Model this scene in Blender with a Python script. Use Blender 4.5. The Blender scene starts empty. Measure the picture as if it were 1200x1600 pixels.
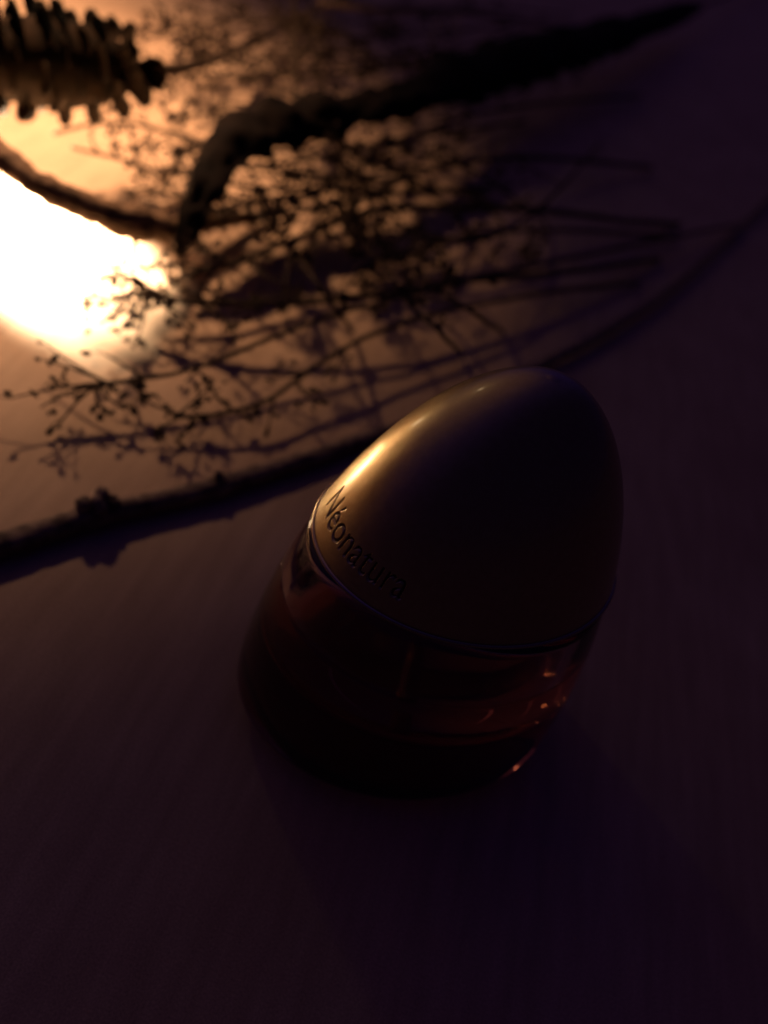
import bpy, bmesh, math, random
import numpy as np
from mathutils import Vector, Matrix, noise
random.seed(11)
S = bpy.context.scene
COL = S.collection

# ------------------------------------------------------------------ camera
F = 1248.0                                   # focal length in photo pixels (1200 x 1600)
PITCH, ROLL = math.radians(43.5986), math.radians(20.8981)
CAM = Vector((-0.01557296, -0.09918663, 0.14322781))
FWD = Vector((0, math.cos(PITCH), -math.sin(PITCH)))
_rt = Vector((1, 0, 0)); _up = _rt.cross(FWD)
RT = _rt*math.cos(ROLL)+_up*math.sin(ROLL)
UP = -_rt*math.sin(ROLL)+_up*math.cos(ROLL)
cd = bpy.data.cameras.new('camera'); cam = bpy.data.objects.new('camera', cd); COL.objects.link(cam)
cam.matrix_world = Matrix(((RT.x, UP.x, -FWD.x, CAM.x), (RT.y, UP.y, -FWD.y, CAM.y), (RT.z, UP.z, -FWD.z, CAM.z), (0, 0, 0, 1)))
cd.sensor_fit = 'VERTICAL'; cd.sensor_height = 36.0; cd.lens = 36.0*F/1600
cd.clip_start = 0.005; cd.clip_end = 60
cd.dof.use_dof = True; cd.dof.focus_distance = 0.117; cd.dof.aperture_fstop = 10.5
S.camera = cam

# ------------------------------------------------------------------ night sky, lamp, exposure
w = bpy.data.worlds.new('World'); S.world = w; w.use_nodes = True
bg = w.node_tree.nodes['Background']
# dim purple night, with a faint warm glow added on the far left as soft fill
_n, _l = w.node_tree.nodes, w.node_tree.links
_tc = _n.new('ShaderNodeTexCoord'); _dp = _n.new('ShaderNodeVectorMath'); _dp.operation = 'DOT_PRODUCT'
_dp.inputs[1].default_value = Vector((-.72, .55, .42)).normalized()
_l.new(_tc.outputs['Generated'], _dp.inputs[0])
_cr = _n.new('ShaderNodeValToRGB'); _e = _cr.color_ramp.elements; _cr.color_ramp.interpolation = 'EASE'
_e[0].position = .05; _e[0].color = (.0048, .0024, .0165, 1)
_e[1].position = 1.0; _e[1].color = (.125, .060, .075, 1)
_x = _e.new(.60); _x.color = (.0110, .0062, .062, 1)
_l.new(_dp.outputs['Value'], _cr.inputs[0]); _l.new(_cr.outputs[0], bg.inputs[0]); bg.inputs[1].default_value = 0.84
S.view_settings.view_transform = 'Standard'; S.view_settings.look = 'None'
S.view_settings.exposure = 0; S.view_settings.gamma = 1
S.cycles.max_bounces = 10; S.cycles.transmission_bounces = 10; S.cycles.glossy_bounces = 6
S.cycles.sample_clamp_indirect = 25.0
S.cycles.use_denoising = True

def at(px, py, z=0.0):
    """the point of the place at height z seen at photo pixel px, py"""
    d = FWD+RT*((px-600)/F)+UP*((800-py)/F)
    return CAM+d*((z-CAM.z)/d.z)

LAMP = Vector((-.210, .155, .050)); AX = Vector((.679, -.446, -.583)).normalized(); HALF = math.radians(17.2)
FILL_HEAD = Vector((-.224, .198, .190)); HAX = Vector((-.10, -.05, -1)).normalized()  # added fill head, higher than the beam lamp

# ------------------------------------------------------------------ helpers
def link(o, parent=None):
    COL.objects.link(o)
    if parent: o.parent = parent
    return o
def mesh_obj(name, V, Fc, mat, parent=None, smooth=True, mats=None, fm=None):
    me = bpy.data.meshes.new(name); me.from_pydata([tuple(v) for v in V], [], Fc)
    me.materials.append(mat)
    for m in (mats or []): me.materials.append(m)
    if fm is not None:
        me.polygons.foreach_set('material_index', fm)
    if smooth: me.polygons.foreach_set('use_smooth', [True]*len(me.polygons))
    me.update()
    o = bpy.data.objects.new(name, me)
    return link(o, parent)
def empty(name, loc, label, cat, group=None):
    o = bpy.data.objects.new(name, None); o.empty_display_size = 0.01; COL.objects.link(o)
    o.location = loc; return tag(o, label, cat, group)
def tag(o, label, cat, group=None):
    o['label'] = label; o['category'] = cat
    if group: o['group'] = group
    return o
def rebase(V, o):
    L = o.location
    return [Vector(v)-L for v in V]
def spline(P, n):
    """Catmull-Rom through P (Vectors of any length), n samples per span"""
    P = [Vector(p) for p in P]
    Q = [2*P[0]-P[1]]+P+[2*P[-1]-P[-2]]
    out = []
    for i in range(1, len(Q)-2):
        a, b, c, d = Q[i-1:i+3]
        for k in range(n):
            t = k/n
            out.append(.5*((2*b)+(c-a)*t+(2*a-5*b+4*c-d)*t*t+(3*b-3*c+d-a)*t**3))
    out.append(P[-1]); return out
def tube(V, Fc, pts, rad, seg=7, rough=0.0, freq=400, seed=0.0):
    """append a capped tapering tube; rad(t) or (r0, r1)"""
    n = len(pts); base = len(V)
    if not callable(rad):
        r0, r1 = rad; rad = lambda t: r0+(r1-r0)*t
    up = Vector((.13, .21, 1)).normalized()
    for i, p in enumerate(pts):
        t = (pts[min(i+1, n-1)]-pts[max(i-1, 0)]).normalized()
        s = t.cross(up)
        if s.length < 1e-4: s = t.cross(Vector((1, 0, 0)))
        s.normalize(); q = s.cross(t)
        for k in range(seg):
            a = 2*math.pi*k/seg
            d = s*math.cos(a)+q*math.sin(a)
            r = rad(i/(n-1))
            if rough: r *= 1+rough*noise.noise(p*freq+d*1.7+Vector((seed, 0, 0)))
            V.append(p+d*r)
    for i in range(n-1):
        for k in range(seg):
            a = base+i*seg+k; b = base+i*seg+(k+1) % seg
            Fc.append((a, b, b+seg, a+seg))
    Fc.append(tuple(base+k for k in range(seg))[::-1])
    Fc.append(tuple(base+(n-1)*seg+k for k in range(seg)))
_ico = bmesh.new(); bmesh.ops.create_icosphere(_ico, subdivisions=1, radius=1)
ICOV = [v.co.copy() for v in _ico.verts]; ICOF = [tuple(v.index for v in f.verts) for f in _ico.faces]; _ico.free()
def bud(V, Fc, p, r, axis, stretch=1.5):
    base = len(V); q = Vector((0, 0, 1)).rotation_difference(axis.normalized())
    sd = random.random()*50
    for v in ICOV:
        k = 1+.45*noise.noise(v*1.6+Vector((sd, 0, 0)))
        x = Vector((v.x, v.y, v.z*stretch))*r*k; x.rotate(q); V.append(p+x)
    for f in ICOF: Fc.append(tuple(base+i for i in f))
def petal(V, Fc, p, d, ln, wd):
    """a small pointed cupped leaf with a little thickness"""
    d = d.normalized(); s = d.cross(Vector((random.uniform(-1, 1), random.uniform(-1, 1), random.uniform(-1, 1)))).normalized(); nrm = s.cross(d)
    base = len(V); th = wd*.12
    for side in (1, -1):
        for (t, ww, h) in ((0, .15, 0), (.35, .5, .10), (.7, .42, .12), (1, .04, .0)):
            for k in (-1, 0, 1):
                V.append(p+d*(ln*t)+s*(wd*ww*k)+nrm*(ln*(h+(.18*abs(k)*ww))+side*th*.5))
    for side, o in ((1, 0), (-1, 12)):
        for i in range(3):
            for k in range(2):
                a = base+o+i*3+k; f = (a, a+1, a+4, a+3)
                Fc.append(f if side > 0 else f[::-1])
    ring = [0, 1, 2, 5, 8, 11, 10, 9, 6, 3]
    for i in range(10):
        a, b = ring[i], ring[(i+1) % 10]; Fc.append((base+b, base+a, base+a+12, base+b+12))

# ------------------------------------------------------------------ materials
def mat(name):
    m = bpy.data.materials.new(name); m.use_nodes = True
    nt = m.node_tree; return m, nt, nt.nodes['Principled BSDF']
def noise_mat(name, c1, c2, scale, rough=.7, bump=.3, dist=.0005, detail=6, stretch=None, spec=.3):
    m, nt, b = mat(name); N = nt.nodes; L = nt.links
    tc = N.new('ShaderNodeTexCoord'); mp = N.new('ShaderNodeMapping'); L.new(tc.outputs['Object'], mp.inputs[0])
    if stretch: mp.inputs['Scale'].default_value = stretch
    nz = N.new('ShaderNodeTexNoise'); nz.inputs['Scale'].default_value = scale; nz.inputs['Detail'].default_value = detail
    L.new(mp.outputs[0], nz.inputs['Vector'])
    cr = N.new('ShaderNodeValToRGB'); cr.color_ramp.elements[0].position = .35; cr.color_ramp.elements[1].position = .68
    cr.color_ramp.elements[0].color = (*c1, 1); cr.color_ramp.elements[1].color = (*c2, 1)
    L.new(nz.outputs['Fac'], cr.inputs[0]); L.new(cr.outputs[0], b.inputs['Base Color'])
    b.inputs['Roughness'].default_value = rough; b.inputs['Specular IOR Level'].default_value = spec
    if bump:
        bp = N.new('ShaderNodeBump'); bp.inputs['Strength'].default_value = bump; bp.inputs['Distance'].default_value = dist
        L.new(nz.outputs['Fac'], bp.inputs['Height']); L.new(bp.outputs[0], b.inputs['Normal'])
    return m

def ground_mat():
    m, nt, b = mat('smooth_table_surface'); N = nt.nodes; L = nt.links
    tc = N.new('ShaderNodeTexCoord')
    big = N.new('ShaderNodeTexNoise'); big.inputs['Scale'].default_value = 26; big.inputs['Detail'].default_value = 5
    fine = N.new('ShaderNodeTexNoise'); fine.inputs['Scale'].default_value = 2600; fine.inputs['Detail'].default_value = 3
    grain = N.new('ShaderNodeTexNoise'); grain.inputs['Scale'].default_value = 300; grain.inputs['Detail'].default_value = 6
    mp = N.new('ShaderNodeMapping'); mp.inputs['Scale'].default_value = (1, .12, 1); mp.inputs['Rotation'].default_value = (0, 0, -.25)
    L.new(tc.outputs['Object'], mp.inputs[0]); L.new(mp.outputs[0], grain.inputs['Vector'])
    for n in (big, fine): L.new(tc.outputs['Object'], n.inputs['Vector'])
    def ramp(src, a, c, lo=.3, hi=.7):
        r = N.new('ShaderNodeValToRGB'); r.color_ramp.elements[0].position = lo; r.color_ramp.elements[1].position = hi
        r.color_ramp.elements[0].color = (*a, 1); r.color_ramp.elements[1].color = (*c, 1); L.new(src.outputs['Fac'], r.inputs[0]); return r
    r1 = ramp(big, (.38, .265, .185), (.46, .335, .24)); r2 = ramp(grain, (.85, .84, .83), (1.05, 1.05, 1.05)); r3 = ramp(fine, (.78, .78, .80), (1.2, 1.2, 1.18))
    x1 = N.new('ShaderNodeMix'); x1.data_type = 'RGBA'; x1.blend_type = 'MULTIPLY'; x1.inputs[0].default_value = 1
    x2 = N.new('ShaderNodeMix'); x2.data_type = 'RGBA'; x2.blend_type = 'MULTIPLY'; x2.inputs[0].default_value = 1
    L.new(r1.outputs[0], x1.inputs[6]); L.new(r2.outputs[0], x1.inputs[7]); L.new(x1.outputs[2], x2.inputs[6]); L.new(r3.outputs[0], x2.inputs[7])
    L.new(x2.outputs[2], b.inputs['Base Color'])
    b.inputs['Roughness'].default_value = .62; b.inputs['Specular IOR Level'].default_value = .25
    bp = N.new('ShaderNodeBump'); bp.inputs['Strength'].default_value = .05; bp.inputs['Distance'].default_value = .0004
    L.new(grain.outputs['Fac'], bp.inputs['Height']); L.new(bp.outputs[0], b.inputs['Normal'])
    return m
M_GROUND = ground_mat()
M_BARK = noise_mat('dark_twig_bark', (.09, .064, .050), (.30, .22, .165), 260, .75, .8, .0012, 8)
M_BRANCH = noise_mat('brown_branch_bark', (.10, .06, .035), (.26, .165, .10), 260, .8, .8, .0012, 8)
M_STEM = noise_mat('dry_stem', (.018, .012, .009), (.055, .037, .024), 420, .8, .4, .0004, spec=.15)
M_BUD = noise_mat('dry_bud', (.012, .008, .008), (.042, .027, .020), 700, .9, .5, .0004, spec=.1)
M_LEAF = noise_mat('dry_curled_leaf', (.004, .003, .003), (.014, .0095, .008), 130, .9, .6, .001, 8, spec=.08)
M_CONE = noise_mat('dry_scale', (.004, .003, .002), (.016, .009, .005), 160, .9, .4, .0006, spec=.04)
M_CAP = noise_mat('satin_bronze_metal', (.37, .29, .135), (.41, .325, .16), 900, .40, .04, .0001)
M_CAP.node_tree.nodes['Principled BSDF'].inputs['Metallic'].default_value = 1
M_CAP.node_tree.nodes['Principled BSDF'].inputs['Coat Weight'].default_value = .5; M_CAP.node_tree.nodes['Principled BSDF'].inputs['Coat Roughness'].default_value = .13
M_ENG = noise_mat('dark_engraving', (.07, .05, .033), (.09, .065, .04), 900, .5, 0)
M_ENG.node_tree.nodes['Principled BSDF'].inputs['Metallic'].default_value = 1
def glass(name, col, rough=0.0, ior=1.5):
    m, nt, b = mat(name)
    b.inputs['Transmission Weight'].default_value = 1; b.inputs['Base Color'].default_value = (*col, 1)
    b.inputs['Roughness'].default_value = rough; b.inputs['IOR'].default_value = ior
    N = nt.nodes; nz = N.new('ShaderNodeTexNoise'); nz.inputs['Scale'].default_value = 60
    bp = N.new('ShaderNodeBump'); bp.inputs['Strength'].default_value = .02; bp.inputs['Distance'].default_value = .001
    tc = N.new('ShaderNodeTexCoord'); nt.links.new(tc.outputs['Object'], nz.inputs['Vector'])
    nt.links.new(nz.outputs['Fac'], bp.inputs['Height']); nt.links.new(bp.outputs[0], b.inputs['Normal'])
    return m
M_GLASS = glass('thick_tinted_glass', (.96, .90, .86))
_ab = M_GLASS.node_tree.nodes.new('ShaderNodeVolumeAbsorption'); _ab.inputs[0].default_value = (.80, .27, .20, 1); _ab.inputs[1].default_value = 40
M_GLASS.node_tree.links.new(_ab.outputs[0], M_GLASS.node_tree.nodes['Material Output'].inputs['Volume'])
M_LIQ = glass('amber_red_liquid', (.95, .38, .22), 0, 1.36)
M_BLOCKER = noise_mat('sky_blocker_disc', (.055, .010, .010), (.075, .014, .012), 300, .5, 0)
M_COLLAR = noise_mat('dull_collar_metal', (.30, .22, .15), (.36, .27, .18), 600, .35, 0)
M_COLLAR.node_tree.nodes['Principled BSDF'].inputs['Metallic'].default_value = 1
M_PLAST = glass('pale_plastic_tube', (.8, .75, .7), .15, 1.45)

# ------------------------------------------------------------------ ground
gv = [(-6, -4, 0), (6, -4, 0), (6, 8, 0), (-6, 8, 0)]
g = mesh_obj('ground', gv, [(0, 1, 2, 3)], M_GROUND, smooth=False)
g['kind'] = 'structure'; g['label'] = 'smooth pinkish brown surface lit by a warm lamp at one corner'

# ------------------------------------------------------------------ perfume bottle: flattened egg of glass under a big bronze cap
ZM, H, R0, PP, QQ, RB = .007, .0848, .0193, 1.6829, 1.8796, .034
ASP, ANG, ZR = .7739, -1.1328, .0495
def prof(z):
    if z < ZM: return R0+(RB-R0)*math.sqrt(max(0, 1-((ZM-z)/ZM)**2))
    t = min(1, max(0, (z-ZM)/(H-ZM)))
    return RB*(1-t**PP)**(1/QQ)
CA, SA = math.cos(ANG), math.sin(ANG)
def bpt(r, th, z, off=0.0):
    x, y = (r*ASP+off)*math.cos(th), (r+off)*math.sin(th)
    return Vector((x*CA-y*SA, x*SA+y*CA, z))
bottle = empty('perfume_bottle', (0, 0, 0), 'egg-shaped glass perfume bottle with a large engraved bronze cap and amber liquid', 'perfume bottle')
def revolve(name, prf, mt, parent, seg=128, closed=False):
    """prf: list of (r, z, offset); poles where r == 0"""
    V, Fc = [], []; rows = []
    for (r, z, o) in prf:
        if r <= 1e-6 and o <= 0: rows.append([len(V)]); V.append(Vector((0, 0, z)))
        else:
            rows.append(list(range(len(V), len(V)+seg)))
            for k in range(seg): V.append(bpt(r, 2*math.pi*k/seg, z, o))
    pairs = list(zip(rows, rows[1:]))
    if closed: pairs.append((rows[-1], rows[0]))
    for A, B in pairs:
        for k in range(seg):
            j = (k+1) % seg
            if len(A) == 1 and len(B) == 1: continue
            if len(A) == 1: Fc.append((A[0], B[j], B[k]))
            elif len(B) == 1: Fc.append((A[k], A[j], B[0]))
            else: Fc.append((A[k], A[j], B[j], B[k]))
    return mesh_obj(name, V, Fc, mt, parent)
# glass: outside from the base centre up, over the shoulder, inside back down to the thick floor
GT = ZR-.0012
outer = [(0, .0008, 0), (R0*.55, .0004, 0), (R0*.85, .0001, 0)]+[(prof(z), z, 0) for z in [ZM*(1-math.cos(i/10*math.pi/2)) for i in range(11)]]
outer += [(prof(ZM+(GT-ZM)*i/16), ZM+(GT-ZM)*i/16, 0) for i in range(1, 17)]
FLOOR = .0135
def inner(z):
    t = min(1, max(0, (z-FLOOR)/.011)); wall = .0038
    return (prof(z)-wall)*(math.sin(t*math.pi/2)**.55 if t < 1 else 1)
iz = [GT-(GT-FLOOR)*i/26 for i in range(27)]
inn = [(prof(GT)-.0038, GT+.0001, 0)]+[(inner(z), z, 0) for z in iz[1:-1]]+[(0, FLOOR-.0006, 0)]
gl = revolve('glass_body', outer+inn, M_GLASS, bottle)
blocker_prf = [(0, .0008, -.0001), (R0*.97, .0007, 0), (R0*1.03, .0012, 0), (R0*.93, .0018, 0), (0, .0019, 0)]
revolve('sky_blocker', blocker_prf, M_BLOCKER, bottle)  # opaque dark red disc added in the base to stop mirrored sky
LV = .0335
lz = [FLOOR+(LV-FLOOR)*i/16 for i in range(17)]
liq = [(0, FLOOR-.0007, 0)]+[(inner(z), z, .00006) for z in lz[1:]]+[(inner(LV)*.94, LV-.0004, 0), (inner(LV)*.5, LV-.0006, 0), (0, LV-.0006, 0)]
revolve('liquid', liq, M_LIQ, bottle)
V, Fc = [], []
tube(V, Fc, [Vector((0, 0, z)) for z in (.0165, .025, .035, .0445)], (.0013, .0013), 16)
mesh_obj('dip_tube', V, Fc, M_PLAST, bottle)
def plain_rev(name, prf, mt, parent, seg=64):
    V, Fc = [], []
    for (r, z) in prf:
        for k in range(seg): V.append(Vector((r*math.cos(2*math.pi*k/seg), r*math.sin(2*math.pi*k/seg), z)))
    for i in range(len(prf)-1):
        for k in range(seg):
            a, b = i*seg+k, i*seg+(k+1) % seg; Fc.append((a, b, b+seg, a+seg))
    Fc.append(tuple(range(seg))[::-1]); Fc.append(tuple((len(prf)-1)*seg+k for k in range(seg)))
    return mesh_obj(name, V, Fc, mt, parent)
plain_rev('collar', [(.004, .0370), (.0075, .0372), (.0082, .0378), (.0082, .0425), (.0092, .0428), (.0092, .0462), (.0088, .0466)], M_COLLAR, bottle)
# cap, with the word cut into it near its lip
def word_tris():
    cu = bpy.data.curves.new('word', 'FONT'); cu.body = 'N\u00e9onatura'; cu.size = 1; cu.resolution_u = 6; cu.space_character = 1.02
    o = bpy.data.objects.new('word', cu); COL.objects.link(o)
    dg = bpy.context.evaluated_depsgraph_get(); dg.update(); ev = o.evaluated_get(dg); me = ev.to_mesh(); me.calc_loop_triangles()
    P = np.array([v.co[:2] for v in me.vertices]); T = np.array([t.vertices[:] for t in me.loop_triangles])
    ev.to_mesh_clear(); bpy.data.objects.remove(o); bpy.data.curves.remove(cu)
    return P, T
WP, WT = word_tris()
WX0, WX1 = WP[:, 0].min(), WP[:, 0].max(); NH = .73
ZB, LH, TH0 = .0530, .0053, -1.745           # baseline height, capital height (in z), angle where the N starts
ASPECT = 1.0
rb = prof(ZB)
tt = np.linspace(TH0, TH0+3.0, 3000)
arc = np.concatenate([[0], np.cumsum(np.hypot(np.diff(rb*ASP*np.cos(tt)), np.diff(rb*np.sin(tt))))])
SC = np.interp(-1.025, tt, arc)/2.93         # metres per em: five letters end at angle -1.085
TH1 = float(np.interp((WX1-WX0)*SC, arc, tt))
thc = list(np.linspace(TH0-.03, TH1+.03, 430)); rest = np.linspace(TH1+.03, TH0-.03+2*math.pi, 90)[1:-1]
ths = thc+list(rest)
zs = list(np.linspace(ZR, ZB-.0016, 8))+list(np.linspace(ZB-.0014, ZB+LH*1.28, 84))
z0 = zs[-1]; zs += [z0+(H-z0)*(1-(1-i/40)**2) for i in range(1, 40)]
mask = np.zeros((len(ths), len(zs)), bool)
tha, za = np.array(ths), np.array(zs)
gx = WX0+np.interp(tha, tt, arc, left=-9, right=9)/SC; gy = (za-ZB)/LH*NH
gx[len(thc):] = -99
for t in WT:
    a, b, c = WP[t]
    i = np.where((gx >= min(a[0], b[0], c[0])) & (gx <= max(a[0], b[0], c[0])))[0]; j = np.where((gy >= min(a[1], b[1], c[1])) & (gy <= max(a[1], b[1], c[1])))[0]
    if not len(i) or not len(j): continue
    X, Y = np.meshgrid(gx[i], gy[j], indexing='ij')
    s = lambda p, q: (X-q[0])*(p[1]-q[1])-(p[0]-q[0])*(Y-q[1])
    d1, d2, d3 = s(a, b), s(b, c), s(c, a)
    ins = ~(((d1 < 0) | (d2 < 0) | (d3 < 0)) & ((d1 > 0) | (d2 > 0) | (d3 > 0)))
    mask[np.ix_(i, j)] |= ins
V, Fc, fm = [], [], []
nt_, nz_ = len(ths), len(zs)
for i, th in enumerate(ths):
    for j, z in enumerate(zs):
        lip = .0004
        V.append(bpt(prof(z), th, z, lip-(.00032 if mask[i, j] else 0)))
for i in range(nt_):
    i2 = (i+1) % nt_
    for j in range(nz_-1):
        Fc.append((i*nz_+j, i2*nz_+j, i2*nz_+j+1, i*nz_+j+1))
        fm.append(1 if (mask[i, j] and mask[i2, j] and mask[i, j+1] and mask[i2, j+1]) else 0)
top = len(V); V.append(Vector((0, 0, H+.0003)))
for i in range(nt_): Fc.append((i*nz_+nz_-1, ((i+1) % nt_)*nz_+nz_-1, top)); fm.append(0)
# underside: the wall turns in and up
b0 = len(V); RW = 3
for i, th in enumerate(ths):
    V.append(bpt(prof(ZR), th, ZR-.0004, .0000)); V.append(bpt(prof(ZR), th, ZR-.0003, -.0022)); V.append(bpt(prof(ZR+.02), th, ZR+.02, -.0022))
for i in range(nt_):
    i2 = (i+1) % nt_
    Fc.append((i*nz_, b0+i*RW, b0+i2*RW, i2*nz_)); fm.append(0)
    for k in range(2): Fc.append((b0+i*RW+k, b0+i*RW+k+1, b0+i2*RW+k+1, b0+i2*RW+k)); fm.append(0)
Fc.append(tuple(b0+i*RW+2 for i in range(nt_))); fm.append(0)
cap = mesh_obj('cap', V, Fc, M_CAP, bottle, mats=[M_ENG], fm=fm)
# polished lip ring round the foot of the cap
V, Fc = [], []; rs = 10
for i in range(160):
    th = 2*math.pi*i/160
    for k in range(rs):
        a = 2*math.pi*k/rs
        V.append(bpt(prof(ZR), th, ZR-.0002+.0004*math.sin(a), .00045+.0004*math.cos(a)))
for i in range(160):
    for k in range(rs):
        a, b = i*rs+k, i*rs+(k+1) % rs; c, d = ((i+1) % 160)*rs+k, ((i+1) % 160)*rs+(k+1) % rs
        Fc.append((a, c, d, b))
M_LIP = noise_mat('polished_lip_metal', (.42, .33, .22), (.46, .36, .25), 700, .25, 0); M_LIP.node_tree.nodes['Principled BSDF'].inputs['Metallic'].default_value = 1
lipo = mesh_obj('lip_ring', V, Fc, M_LIP, cap)

# ------------------------------------------------------------------ foreground twig crossing behind the bottle
def path(P, n=8): return spline([at(*p) for p in P], n)
def wobble(pts, amp, freq, sd):
    return [p+Vector((noise.noise(p*freq+Vector((sd, 0, 0))), noise.noise(p*freq+Vector((0, sd, 5))), .4*noise.noise(p*freq+Vector((9, 0, sd)))))*amp for p in pts]
tw = empty('bare_twig', at(300, 770, 0), 'thick bare knotted twig crossing the ground behind the perfume bottle', 'twig')
pts = wobble(path([(-260, 905, 0.0028), (-100, 878, 0.0028), (0, 851, 0.0028), (150, 806, 0.0028), (345, 758, 0.0028), (520, 703, 0.0026), (640, 662, 0.0026), (800, 592, 0.0032), (955, 513, 0.0036), (1070, 432, 0.0036), (1190, 322, 0.0034), (1330, 180, 0.0032)], 16), .0006, 60, 3)
V, Fc = [], []
kn = [at(148, 800, .003), at(345, 757, .003)]
def trad(t):
    p = pts[min(len(pts)-1, int(t*(len(pts)-1)+.5))]
    return (.0032-.0021*t)*(1+sum((.22, .10)[i]*math.exp(-((p-k).length/.0028)**2) for i, k in enumerate(kn)))
tube(V, Fc, pts, trad, 20, .16, 380)
mesh_obj('stick', rebase(V, tw), Fc, M_BARK, tw)
for (px, py, dz, s, sd) in ((132, 784, .0070, .0018, 1), (158, 780, .0074, .0021, 2), (180, 780, .0066, .0013, 3), (345, 742, .0062, .0014, 4)):
    V, Fc = [], []; c = at(px, py, dz); q = len(V)
    for k in range(4):
        bud(V, Fc, c+Vector((random.uniform(-1, 1), random.uniform(-1, 1), random.uniform(-1.3, .2)))*s*.6, s*random.uniform(.7, 1), Vector((random.uniform(-1, 1), random.uniform(-1, 1), 1)), 1.1)
    mesh_obj('knot', rebase(V, tw), Fc, M_BARK, tw)

# ------------------------------------------------------------------ forked branch by the light
fb = empty('forked_branch', at(200, 345, 0), 'thick forked brown branch reaching into the white light pool', 'branch')
V, Fc = [], []
tube(V, Fc, wobble(path([(-130, 150, 0.0374), (-50, 205, 0.0343), (12, 252, 0.0320), (60, 288, 0.0296), (110, 312, 0.0273), (165, 335, 0.0242), (215, 350, 0.0203), (268, 354, 0.0148), (330, 348, 0.0094), (400, 340, 0.0036)], 8), .0008, 90, 1),
     lambda t: .0037-.0009*abs(t-.4)+.0014*math.exp(-((t-.66)/.09)**2)-.0014*max(0, t-.8)/.2, 14, .30, 330)
mesh_obj('main_limb', rebase(V, fb), Fc, M_BRANCH, fb)
for P, r in (([(205, 350, 0.0211), (255, 330, 0.0203), (300, 312, 0.0195), (345, 300, 0.0187)], (.0010, .0006)),
             ([(180, 340, 0.0234), (205, 315, 0.0250), (240, 292, 0.0257), (262, 268, 0.0265)], (.0007, .0004)),
             ([(225, 352, 0.0195), (262, 382, 0.0140), (285, 420, 0.0078), (292, 470, 0.0036)], (.0010, .0005)),
             ([(195, 348, 0.0218), (208, 372, 0.0172), (212, 400, 0.0125), (240, 440, 0.0062)], (.0009, .0005))):
    V, Fc = [], []; tube(V, Fc, wobble(path(P, 6), .0006, 120, 5), r, 7, .2)
    mesh_obj('side_twig', rebase(V, fb), Fc, M_BRANCH, fb)

# ------------------------------------------------------------------ big curled leaf
lf = empty('curled_leaf', at(420, 210, 0), 'broad dark curled leaf with a pointed tip lying over the flower stems', 'leaf')
LP = [(278, 398, .014, 2), (300, 340, .022, 20), (322, 290, .028, 27), (352, 240, .033, 33), (402, 202, .036, 37), (470, 186, .037, 34), (545, 174, .037, 25), (625, 155, .037, 27), (705, 128, .036, 35), (800, 100, .034, 38), (900, 72, .031, 34), (1000, 40, .028, 22), (1090, 10, .025, 8)]
cpts = spline([at(*p[:3]) for p in LP], 8); wd = [v.x for v in spline([Vector((p[3], 0, 0)) for p in LP], 8)]
V, Fc = [], []; nx = 12; n = len(cpts)
for side in (1, -1):
    for i, p in enumerate(cpts):
        t = (cpts[min(i+1, n-1)]-cpts[max(i-1, 0)]).normalized()
        view = Vector((-.05, -.75, .66)).normalized()
        s = t.cross(view).normalized(); nr = s.cross(t)
        depth = (p-CAM).dot(FWD); half = max(.0004, 1.22*wd[i]*depth/F)*(1+.08*math.sin(i*.9)+.35*noise.noise(p*85)+.2*noise.noise(p*260))
        for k in range(nx+1):
            u = k/nx*2-1
            V.append(p+s*(half*math.sin(u*1.35)/math.sin(1.35))+nr*(half*.75*(math.cos(u*1.35)-.3)+.0030*noise.noise(p*140+s*u*2.5)+side*.00025))
st = n*(nx+1)
for i in range(n-1):
    for k in range(nx):
        a = i*(nx+1)+k; f = (a, a+1, a+nx+2, a+nx+1); Fc.append(f); Fc.append(tuple(x+st for x in f[::-1]))
    for k in (0, nx):
        a = i*(nx+1)+k; Fc.append((a, a+nx+1, a+nx+1+st, a+st))
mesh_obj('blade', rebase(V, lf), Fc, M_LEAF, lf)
V, Fc = [], []
tube(V, Fc, path([(1090, 10, .025), (1170, -20, .018), (1260, -60, .008), (1330, -90, .002)], 6), (.0016, .0012), 8, .1)
mesh_obj('stalk', rebase(V, lf), Fc, M_STEM, lf)

# ------------------------------------------------------------------ dried flower head at the top left
fh = empty('dried_blossom', at(120, 95, .0), 'dark scaly dried flower head with finger-like petals beside the white light', 'flower head')
c0, c1 = at(-60, 92, .043), at(210, 106, .040)
axd = (c1-c0); Ln = axd.length; axd.normalize(); sA = axd.cross(Vector((0, 0, 1))).normalized(); sB = sA.cross(axd)
V, Fc = [], []
tube(V, Fc, [c0+axd*(Ln*t) for t in [i/16 for i in range(17)]], lambda t: .0125*math.sqrt(max(.02, 1-(2*t-1)**2*.95)), 16, .1, 200)
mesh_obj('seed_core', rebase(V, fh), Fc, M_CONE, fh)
V, Fc = [], []
nu, nv = 7, 5
for side in (1, -1):
    for i in range(nu):
        t = i/(nu-1); ww = .0060*(math.sin(min(1, t*1.25+.18)*math.pi/2))*(1 if t < .8 else math.sqrt(max(.05, 1-((t-.8)/.205)**2)))
        for k in range(nv):
            u = k/(nv-1)*2-1
            V.append(Vector((ww*u, .013*t, .0022*t*t+.0012*u*u-.0004+side*.0006*(1-.5*t))))
for i in range(nu-1):
    for k in range(nv-1):
        a = i*nv+k; f = (a, a+1, a+nv+1, a+nv); Fc.append(f); Fc.append(tuple(x+nu*nv for x in f[::-1]))
    for k in (0, nv-1):
        a = i*nv+k; f = (a, a+nv, a+nv+nu*nv, a+nu*nv); Fc.append(f if k else f[::-1])
for i in (0, nu-1):
    for k in range(nv-1):
        a = i*nv+k; f = (a, a+1, a+1+nu*nv, a+nu*nv); Fc.append(f if i else f[::-1])
sc0 = None
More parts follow.
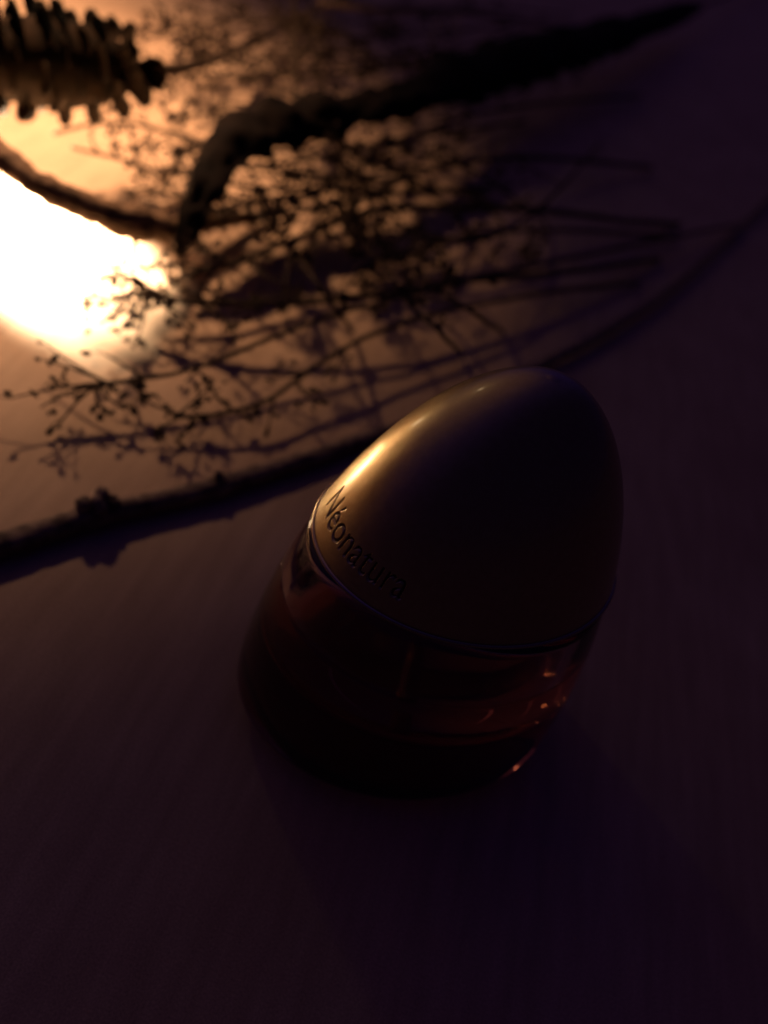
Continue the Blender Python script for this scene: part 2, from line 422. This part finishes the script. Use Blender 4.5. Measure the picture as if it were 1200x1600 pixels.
for i in range(64):
    t = (i+.5)/64; a = i*2.39996
    r = .0090*math.sqrt(max(.03, 1-(2*t-1)**2*.95))
    rd = sA*math.cos(a)+sB*math.sin(a); base = c0+axd*(Ln*t)+rd*r*.85
    lean = rd*1.0+axd*(.75*(t-.35)+random.gauss(0, .16))+rd.cross(axd)*random.gauss(0, .18)
    y = lean.normalized(); x = axd.cross(y).normalized(); z = x.cross(y)
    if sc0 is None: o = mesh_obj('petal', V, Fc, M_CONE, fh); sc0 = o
    else: o = sc0.copy(); COL.objects.link(o); o.parent = fh
    k = random.uniform(.50, .84)
    o.matrix_local = Matrix(((x.x*k, y.x*k, z.x*k, base.x-fh.location.x), (x.y*k, y.y*k, z.y*k, base.y-fh.location.y), (x.z*k, y.z*k, z.z*k, base.z-fh.location.z), (0, 0, 0, 1)))
V, Fc = [], []
tube(V, Fc, path([(200, 102, .0402), (260, 108, .035), (340, 90, .024), (450, 40, .010), (560, -20, .002)], 6), (.0022, .0017), 8, .1)
mesh_obj('flower_stalk', rebase(V, fh), Fc, M_STEM, fh)

# ------------------------------------------------------------------ dried flower stems with buds
def spray(P, label, r=(.0009, .0004), twigs=8, t0=0.0, t1=1.0, ln=(.012, .030), bsize=.0013, dens=1.0, sd=0, extra=(), name='dried_flower', zmin=.002):
    """P runs from the flower end to the root"""
    random.seed(100+sd)
    base = at(*P[-1][:2], 0)
    e = empty(name, base, label, 'dried flower', 'dried flower stems beside the light')
    P = [(x, y, max(.002, z*.72)) for x, y, z in P]
    main = wobble(path(P, 8), .0010, 70, sd)
    V, Fc = [], []; tube(V, Fc, main, (r[1], r[0]), 7, .2, 500)
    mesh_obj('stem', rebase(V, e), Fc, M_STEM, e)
    def cluster(q, d, V2, F2, m):
        for _ in range(m):
            v = Vector((random.gauss(0, 1), random.gauss(0, 1), random.gauss(0, 1)))
            pp = q+v*bsize*1.1
            if pp.z < .0012: pp.z = .0012
            if random.random() < .55: bud(V2, F2, pp, bsize*random.uniform(.45, .85), d+v*.5, random.uniform(1.1, 1.8))
            else: petal(V2, F2, pp, d+v*.7, bsize*random.uniform(1.6, 3.0), bsize*random.uniform(1.0, 1.7))
    def side(p, d, L, r0, lev):
        n = 6; pts = [p]; dd = d.normalized()
        bend = Vector((random.gauss(0, 1), random.gauss(0, 1), random.gauss(0, .5)))*.18
        for k in range(n):
            dd = (dd+bend+Vector((0, 0, -.04))).normalized(); q = pts[-1]+dd*(L/n)
            if q.z < zmin: q.z = zmin; dd.z = abs(dd.z)*.3
            pts.append(q)
        V1, F1 = [], []; tube(V1, F1, pts, (r0, r0*.5), 5)
        V2, F2 = [], []
        cluster(pts[-1], dd, V2, F2, int(random.uniform(3, 6)*dens))
        for k in range(2, n):
            if random.random() < .65*dens:
                q = pts[k]; v = (dd+Vector((random.gauss(0, 1), random.gauss(0, 1), random.gauss(0, .7)))).normalized(); l2 = L*random.uniform(.12, .35)
                q2 = q+v*l2
                if q2.z < zmin: q2.z = zmin
                tube(V1, F1, [q, (q+q2)/2+v.orthogonal()*l2*.08, q2], (r0*.5, r0*.35), 5)
                cluster(q2, v, V2, F2, int(random.uniform(1, 4)*dens)+1)
        o = mesh_obj('side_twig', rebase(V1, e), F1, M_STEM, e)
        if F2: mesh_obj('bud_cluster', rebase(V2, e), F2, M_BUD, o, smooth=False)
    n = len(main)
    twigs = int(twigs*1.2)
    for k in range(twigs):
        t = t0+(t1-t0)*(k+random.random()*.8)/twigs
        i = min(n-2, int(t*(n-1))); p = main[i]; fw = (main[max(0, i-1)]-main[i+1]).normalized()
        a = random.choice((-1, 1))*random.uniform(.35, 1.0); sv = fw.cross(Vector((0, 0, 1))).normalized()
        d = fw*math.cos(a)+sv*math.sin(a)+Vector((0, 0, random.uniform(-.25, .45)))
        side(p, d, random.uniform(*ln), r[1]*.8, 1)
    for (t, tgt) in extra:
        i = min(n-2, int(t*(n-1))); p = main[i]; q = at(tgt[0], tgt[1], tgt[2]*.72); side(p, q-p, (q-p).length, r[1]*.8, 1)
    return e
spray([(118, 606, .012), (200, 594, .013), (300, 575, .014), (400, 538, .017), (500, 500, .020), (620, 465, .022), (760, 430, .022), (900, 402, .019), (1050, 370, .012), (1160, 350, .003)],
      'long thin stem arching lowest across the lit ground toward the left', (.0009, .00055), 3, .0, .3, (.006, .012), .0010, .6, 1,
      extra=((.02, (95, 600, .010)), (.04, (48, 612, .009)), (.06, (150, 655, .006)), (.06, (125, 632, .008)), (.05, (52, 655, .006)), (.08, (40, 541, .014)), (.08, (76, 549, .014)), (.14, (200, 615, .012)), (.14, (165, 548, .016)), (.1, (10, 600, .010)), (.16, (178, 580, .014))))
spray([(205, 440, .016), (240, 458, .017), (300, 470, .018), (400, 472, .020), (560, 465, .022), (720, 440, .022), (880, 425, .016), (1030, 405, .003)],
      'dark straight stem with dense buds at the right edge of the white pool', (.0012, .0008), 9, .08, .6, (.008, .020), .0012, .75, 2,
      extra=((.04, (190, 540, .014)), (.04, (200, 500, .016)), (.08, (225, 545, .010)), (.1, (255, 530, .012)), (.12, (280, 520, .012)), (.03, (185, 420, .018)), (.02, (75, 375, .022)), (.3, (410, 520, .014)), (.3, (385, 505, .014))))
spray([(300, 430, .020), (380, 405, .022), (470, 370, .025), (560, 335, .028), (640, 322, .028), (750, 324, .026), (860, 330, .020), (980, 345, .010), (1060, 350, .003)],
      'dark stem bending upward in the middle of the tangle below the curled leaf', (.0014, .0009), 14, .0, .75, (.012, .030), .0012, 1.0, 3)
spray([(540, 336, .028), (575, 305, .030), (620, 280, .031), (700, 258, .031), (800, 246, .028), (900, 250, .018), (1020, 262, .004)],
      'smooth bowed stem curving round a bare brown patch of ground', (.0012, .0009), 7, .0, .5, (.010, .024), .0012, 1.0, 4)
spray([(82, 209, .026), (118, 200, .027), (152, 192, .028), (220, 196, .029), (280, 214, .031), (325, 240, .033), (380, 258, .034), (470, 250, .032), (580, 225, .028), (700, 205, .016), (820, 190, .003)],
      'thin looping stem whose tip hangs in front of the white light', (.0009, .0006), 6, .2, .9, (.008, .020), .0010, .8, 5)
spray([(112, 229, .024), (150, 240, .024), (195, 250, .025), (240, 264, .026), (300, 273, .028), (380, 290, .028), (500, 296, .026), (640, 300, .014), (760, 300, .003)],
      'thin wavy stem just below the looping one, its forked tip over the light', (.0009, .0006), 8, .1, .8, (.008, .022), .0011, .9, 6)
spray([(275, 650, .008), (350, 646, .009), (420, 625, .011), (500, 570, .015), (570, 530, .018), (700, 485, .018), (840, 460, .013), (1000, 440, .003)],
      'short stem with sparse buds just above the thick bare twig', (.0009, .0006), 5, .0, .55, (.006, .014), .0010, .7, 7,
      extra=((.05, (215, 640, .008)), (.03, (232, 660, .007)), (.06, (285, 690, .005)), (.2, (390, 640, .012)), (.0, (330, 610, .014)), (.45, (470, 600, .02))))
spray([(462, -40, .050), (462, 30, .048), (461, 80, .045), (460, 118, .042), (470, 170, .036), (520, 220, .026), (600, 260, .014), (690, 300, .003)],
      'upright dark stem standing against the glow at the top edge', (.0012, .0009), 14, .05, .6, (.014, .032), .0014, 1.1, 8)
spray([(318, 118, .036), (400, 119, .038), (480, 118, .040), (560, 112, .040), (660, 100, .036), (780, 90, .022), (900, 95, .004)],
      'level dark stem crossing the upright one near the top edge', (.0010, .0007), 14, .0, .8, (.014, .034), .0014, 1.1, 9)
spray([(268, 62, .034), (320, 40, .036), (380, 30, .038), (470, 40, .038), (560, 60, .036), (680, 50, .024), (800, 40, .004)],
      'bushy stem of dark buds right of the scaly flower head', (.0010, .0007), 16, .0, .8, (.014, .034), .0015, 1.2, 10,
      extra=((.05, (300, 110, .030)), (.05, (312, 125, .030)), (.08, (345, 62, .034)), (.1, (330, 92, .032)), (.15, (405, 118, .034))))
spray([(275, 400, .014), (281, 372, .018), (284, 340, .023), (290, 300, .028), (320, 262, .032), (400, 262, .030), (520, 275, .022), (660, 286, .004)],
      'fine upright twig hanging down beside the tip of the curled leaf', (.0008, .0006), 6, .0, .6, (.008, .018), .0010, .9, 11)
spray([(430, 330, .024), (500, 300, .028), (560, 260, .032), (640, 215, .034), (740, 180, .032), (860, 160, .022), (1000, 150, .004)],
      'leafy dark stem filling the gap right under the curled leaf', (.0010, .0007), 16, .0, .7, (.012, .028), .0013, 1.2, 12)
spray([(255, 300, .022), (350, 330, .023), (430, 335, .024), (520, 318, .024), (640, 300, .020), (800, 290, .004)],
      'slender stem lying under the crossing stems left of centre', (.0009, .0006), 12, .0, .7, (.010, .022), .0011, 1.0, 13)
spray([(560, 420, .016), (640, 395, .020), (720, 372, .022), (830, 360, .020), (950, 362, .012), (1060, 372, .003)],
      'budded stem in the shade above the bronze cap', (.0010, .0007), 12, .0, .7, (.010, .026), .0013, 1.1, 14)

TANGLE = 'thin dark dried stem lost among the others in the shaded tangle at the top'
tr = random.Random(5)
for k in range(17):
    x0, y0 = tr.uniform(260, 620), tr.uniform(-30, 400)
    a = math.radians(tr.gauss(-6, 24)); L = tr.uniform(260, 420); b = tr.gauss(0, 34)
    P = []
    for i in range(6):
        t = i/5; px, py = x0+math.cos(a)*L*t, y0+math.sin(a)*L*t+b*math.sin(t*3.1)
        P.append((px, max(-120, py), (.010+.045*tr.random()*(.4+.6*math.sin(t*2.6))) if i < 5 else .003))
    e = spray(P, TANGLE, (.0007, .00045), 7, .0, .85, (.010, .030), .0011, .8, 40+k)
    e['group'] = 'thin dried stems lost in the shaded tangle'

# ------------------------------------------------------------------ bare sticks in the dark at the top and right
def bare(P, label, r, cat='twig', name='thin_dry_stick', stubs=(), sd=0, m=None):
    e = empty(name, at(*P[0][:2], 0), label, cat)
    V, Fc = [], []; tube(V, Fc, wobble(path(P, 8), .0006, 60, sd), r, 10, .15, 300); mesh_obj('stick', rebase(V, e), Fc, m or M_BARK, e)
    for s, rr in stubs:
        V, Fc = [], []; tube(V, Fc, path(s, 4), rr, 8, .15); mesh_obj('stub', rebase(V, e), Fc, m or M_BARK, e)
    return e
M_PALE = noise_mat('pale_straw', (.22, .15, .09), (.36, .26, .16), 300, .6, .3, .0004)
bare([(500, 4, .030), (590, 14, .031), (700, 15, .031), (800, 30, .028), (900, 42, .020), (1020, 20, .003)], 'pale stick with a short broken stub near the top edge', (.0018, .0014), sd=21, m=M_PALE,
     stubs=(([(692, 16, .031), (684, 40, .030), (676, 68, .028)], (.0013, .0010)), ([(712, 17, .031), (716, 48, .028), (712, 74, .026)], (.0008, .0006))))

# ------------------------------------------------------------------ unseen lamp left of frame: beam head, made-up stand, added fill head
lamp = empty('small_lamp', (-.252, .187, 0), 'small black stand lamp out of view, with a beam head and an added fill head', 'lamp')
Mb = noise_mat('black_lamp_body', (.02, .02, .02), (.03, .03, .03), 200, .4, 0)
def barrel(name, prf, mt, pos, ax, seg=32):
    q = Vector((0, 0, 1)).rotation_difference(ax)
    V, Fc = [], []
    for (r, z) in prf:
        for k in range(seg):
            v = Vector((r*math.cos(2*math.pi*k/seg), r*math.sin(2*math.pi*k/seg), z)); v.rotate(q); V.append(pos+v)
    for i in range(len(prf)-1):
        for k in range(seg):
            a, b = i*seg+k, i*seg+(k+1) % seg; Fc.append((a, b, b+seg, a+seg))
    Fc.append(tuple(range(seg))[::-1]); Fc.append(tuple((len(prf)-1)*seg+k for k in range(seg)))
    return mesh_obj(name, rebase(V, lamp), Fc, mt, lamp)
ml, nt, b = mat('lit_lens'); b.inputs['Emission Color'].default_value = (1, .72, .42, 1); b.inputs['Emission Strength'].default_value = 20; b.inputs['Base Color'].default_value = (.8, .8, .8, 1)
for pos, ax in ((LAMP, AX), (FILL_HEAD, HAX)):
    barrel('shade', [(.004, -.022), (.008, -.021), (.0125, -.012), (.0130, -.006), (.0122, -.0055)], Mb, pos, ax)
    barrel('lens', [(.0095, -.0054), (.0095, -.0046)], ml, pos, ax)
for P, r in (([Vector((-.252, .187, .002)), Vector((-.2545, .188, .05)), Vector((-.2545, .1885, .16)), Vector((-.250, .192, .200)), Vector((-.236, .197, .222)), FILL_HEAD-HAX*.021], (.0022, .0016)),
             ([Vector((-.2545, .188, .060)), Vector((-.249, .183, .072)), Vector((-.236, .173, .074)), LAMP-AX*.021], (.0014, .0014))):
    V, Fc = [], []
    tube(V, Fc, spline(P, 8), r, 12); mesh_obj('post', rebase(V, lamp), Fc, Mb, lamp)
V, Fc = [], []
tube(V, Fc, [Vector((-.252, .187, z)) for z in (0, .001, .003, .004)], lambda t: .016-.002*t*t, 32)
mesh_obj('stand_base', rebase(V, lamp), Fc, Mb, lamp)
def light(name, kind, energy, col, **kw):
    d = bpy.data.lights.new(name, kind); d.energy = energy; d.color = col
    for k, v in kw.items(): setattr(d, k, v)
    o = bpy.data.objects.new(name, d); COL.objects.link(o); o.location = LAMP; o.rotation_mode = 'QUATERNION'
    o.rotation_quaternion = Vector((0, 0, -1)).rotation_difference(AX); return o
light('lamp_beam', 'SPOT', 34.0, (1, .72, .45), spot_size=2*HALF, spot_blend=.32, shadow_soft_size=.006)
fill_light = light('fill_spot', 'SPOT', 7.6, (1, .54, .28), spot_size=math.radians(120), spot_blend=1.0, shadow_soft_size=.008)  # wide fill added to light the ground beyond the beam and shorten shadows
fill_light.location = FILL_HEAD; fill_light.rotation_quaternion = Vector((0, 0, -1)).rotation_difference(HAX)
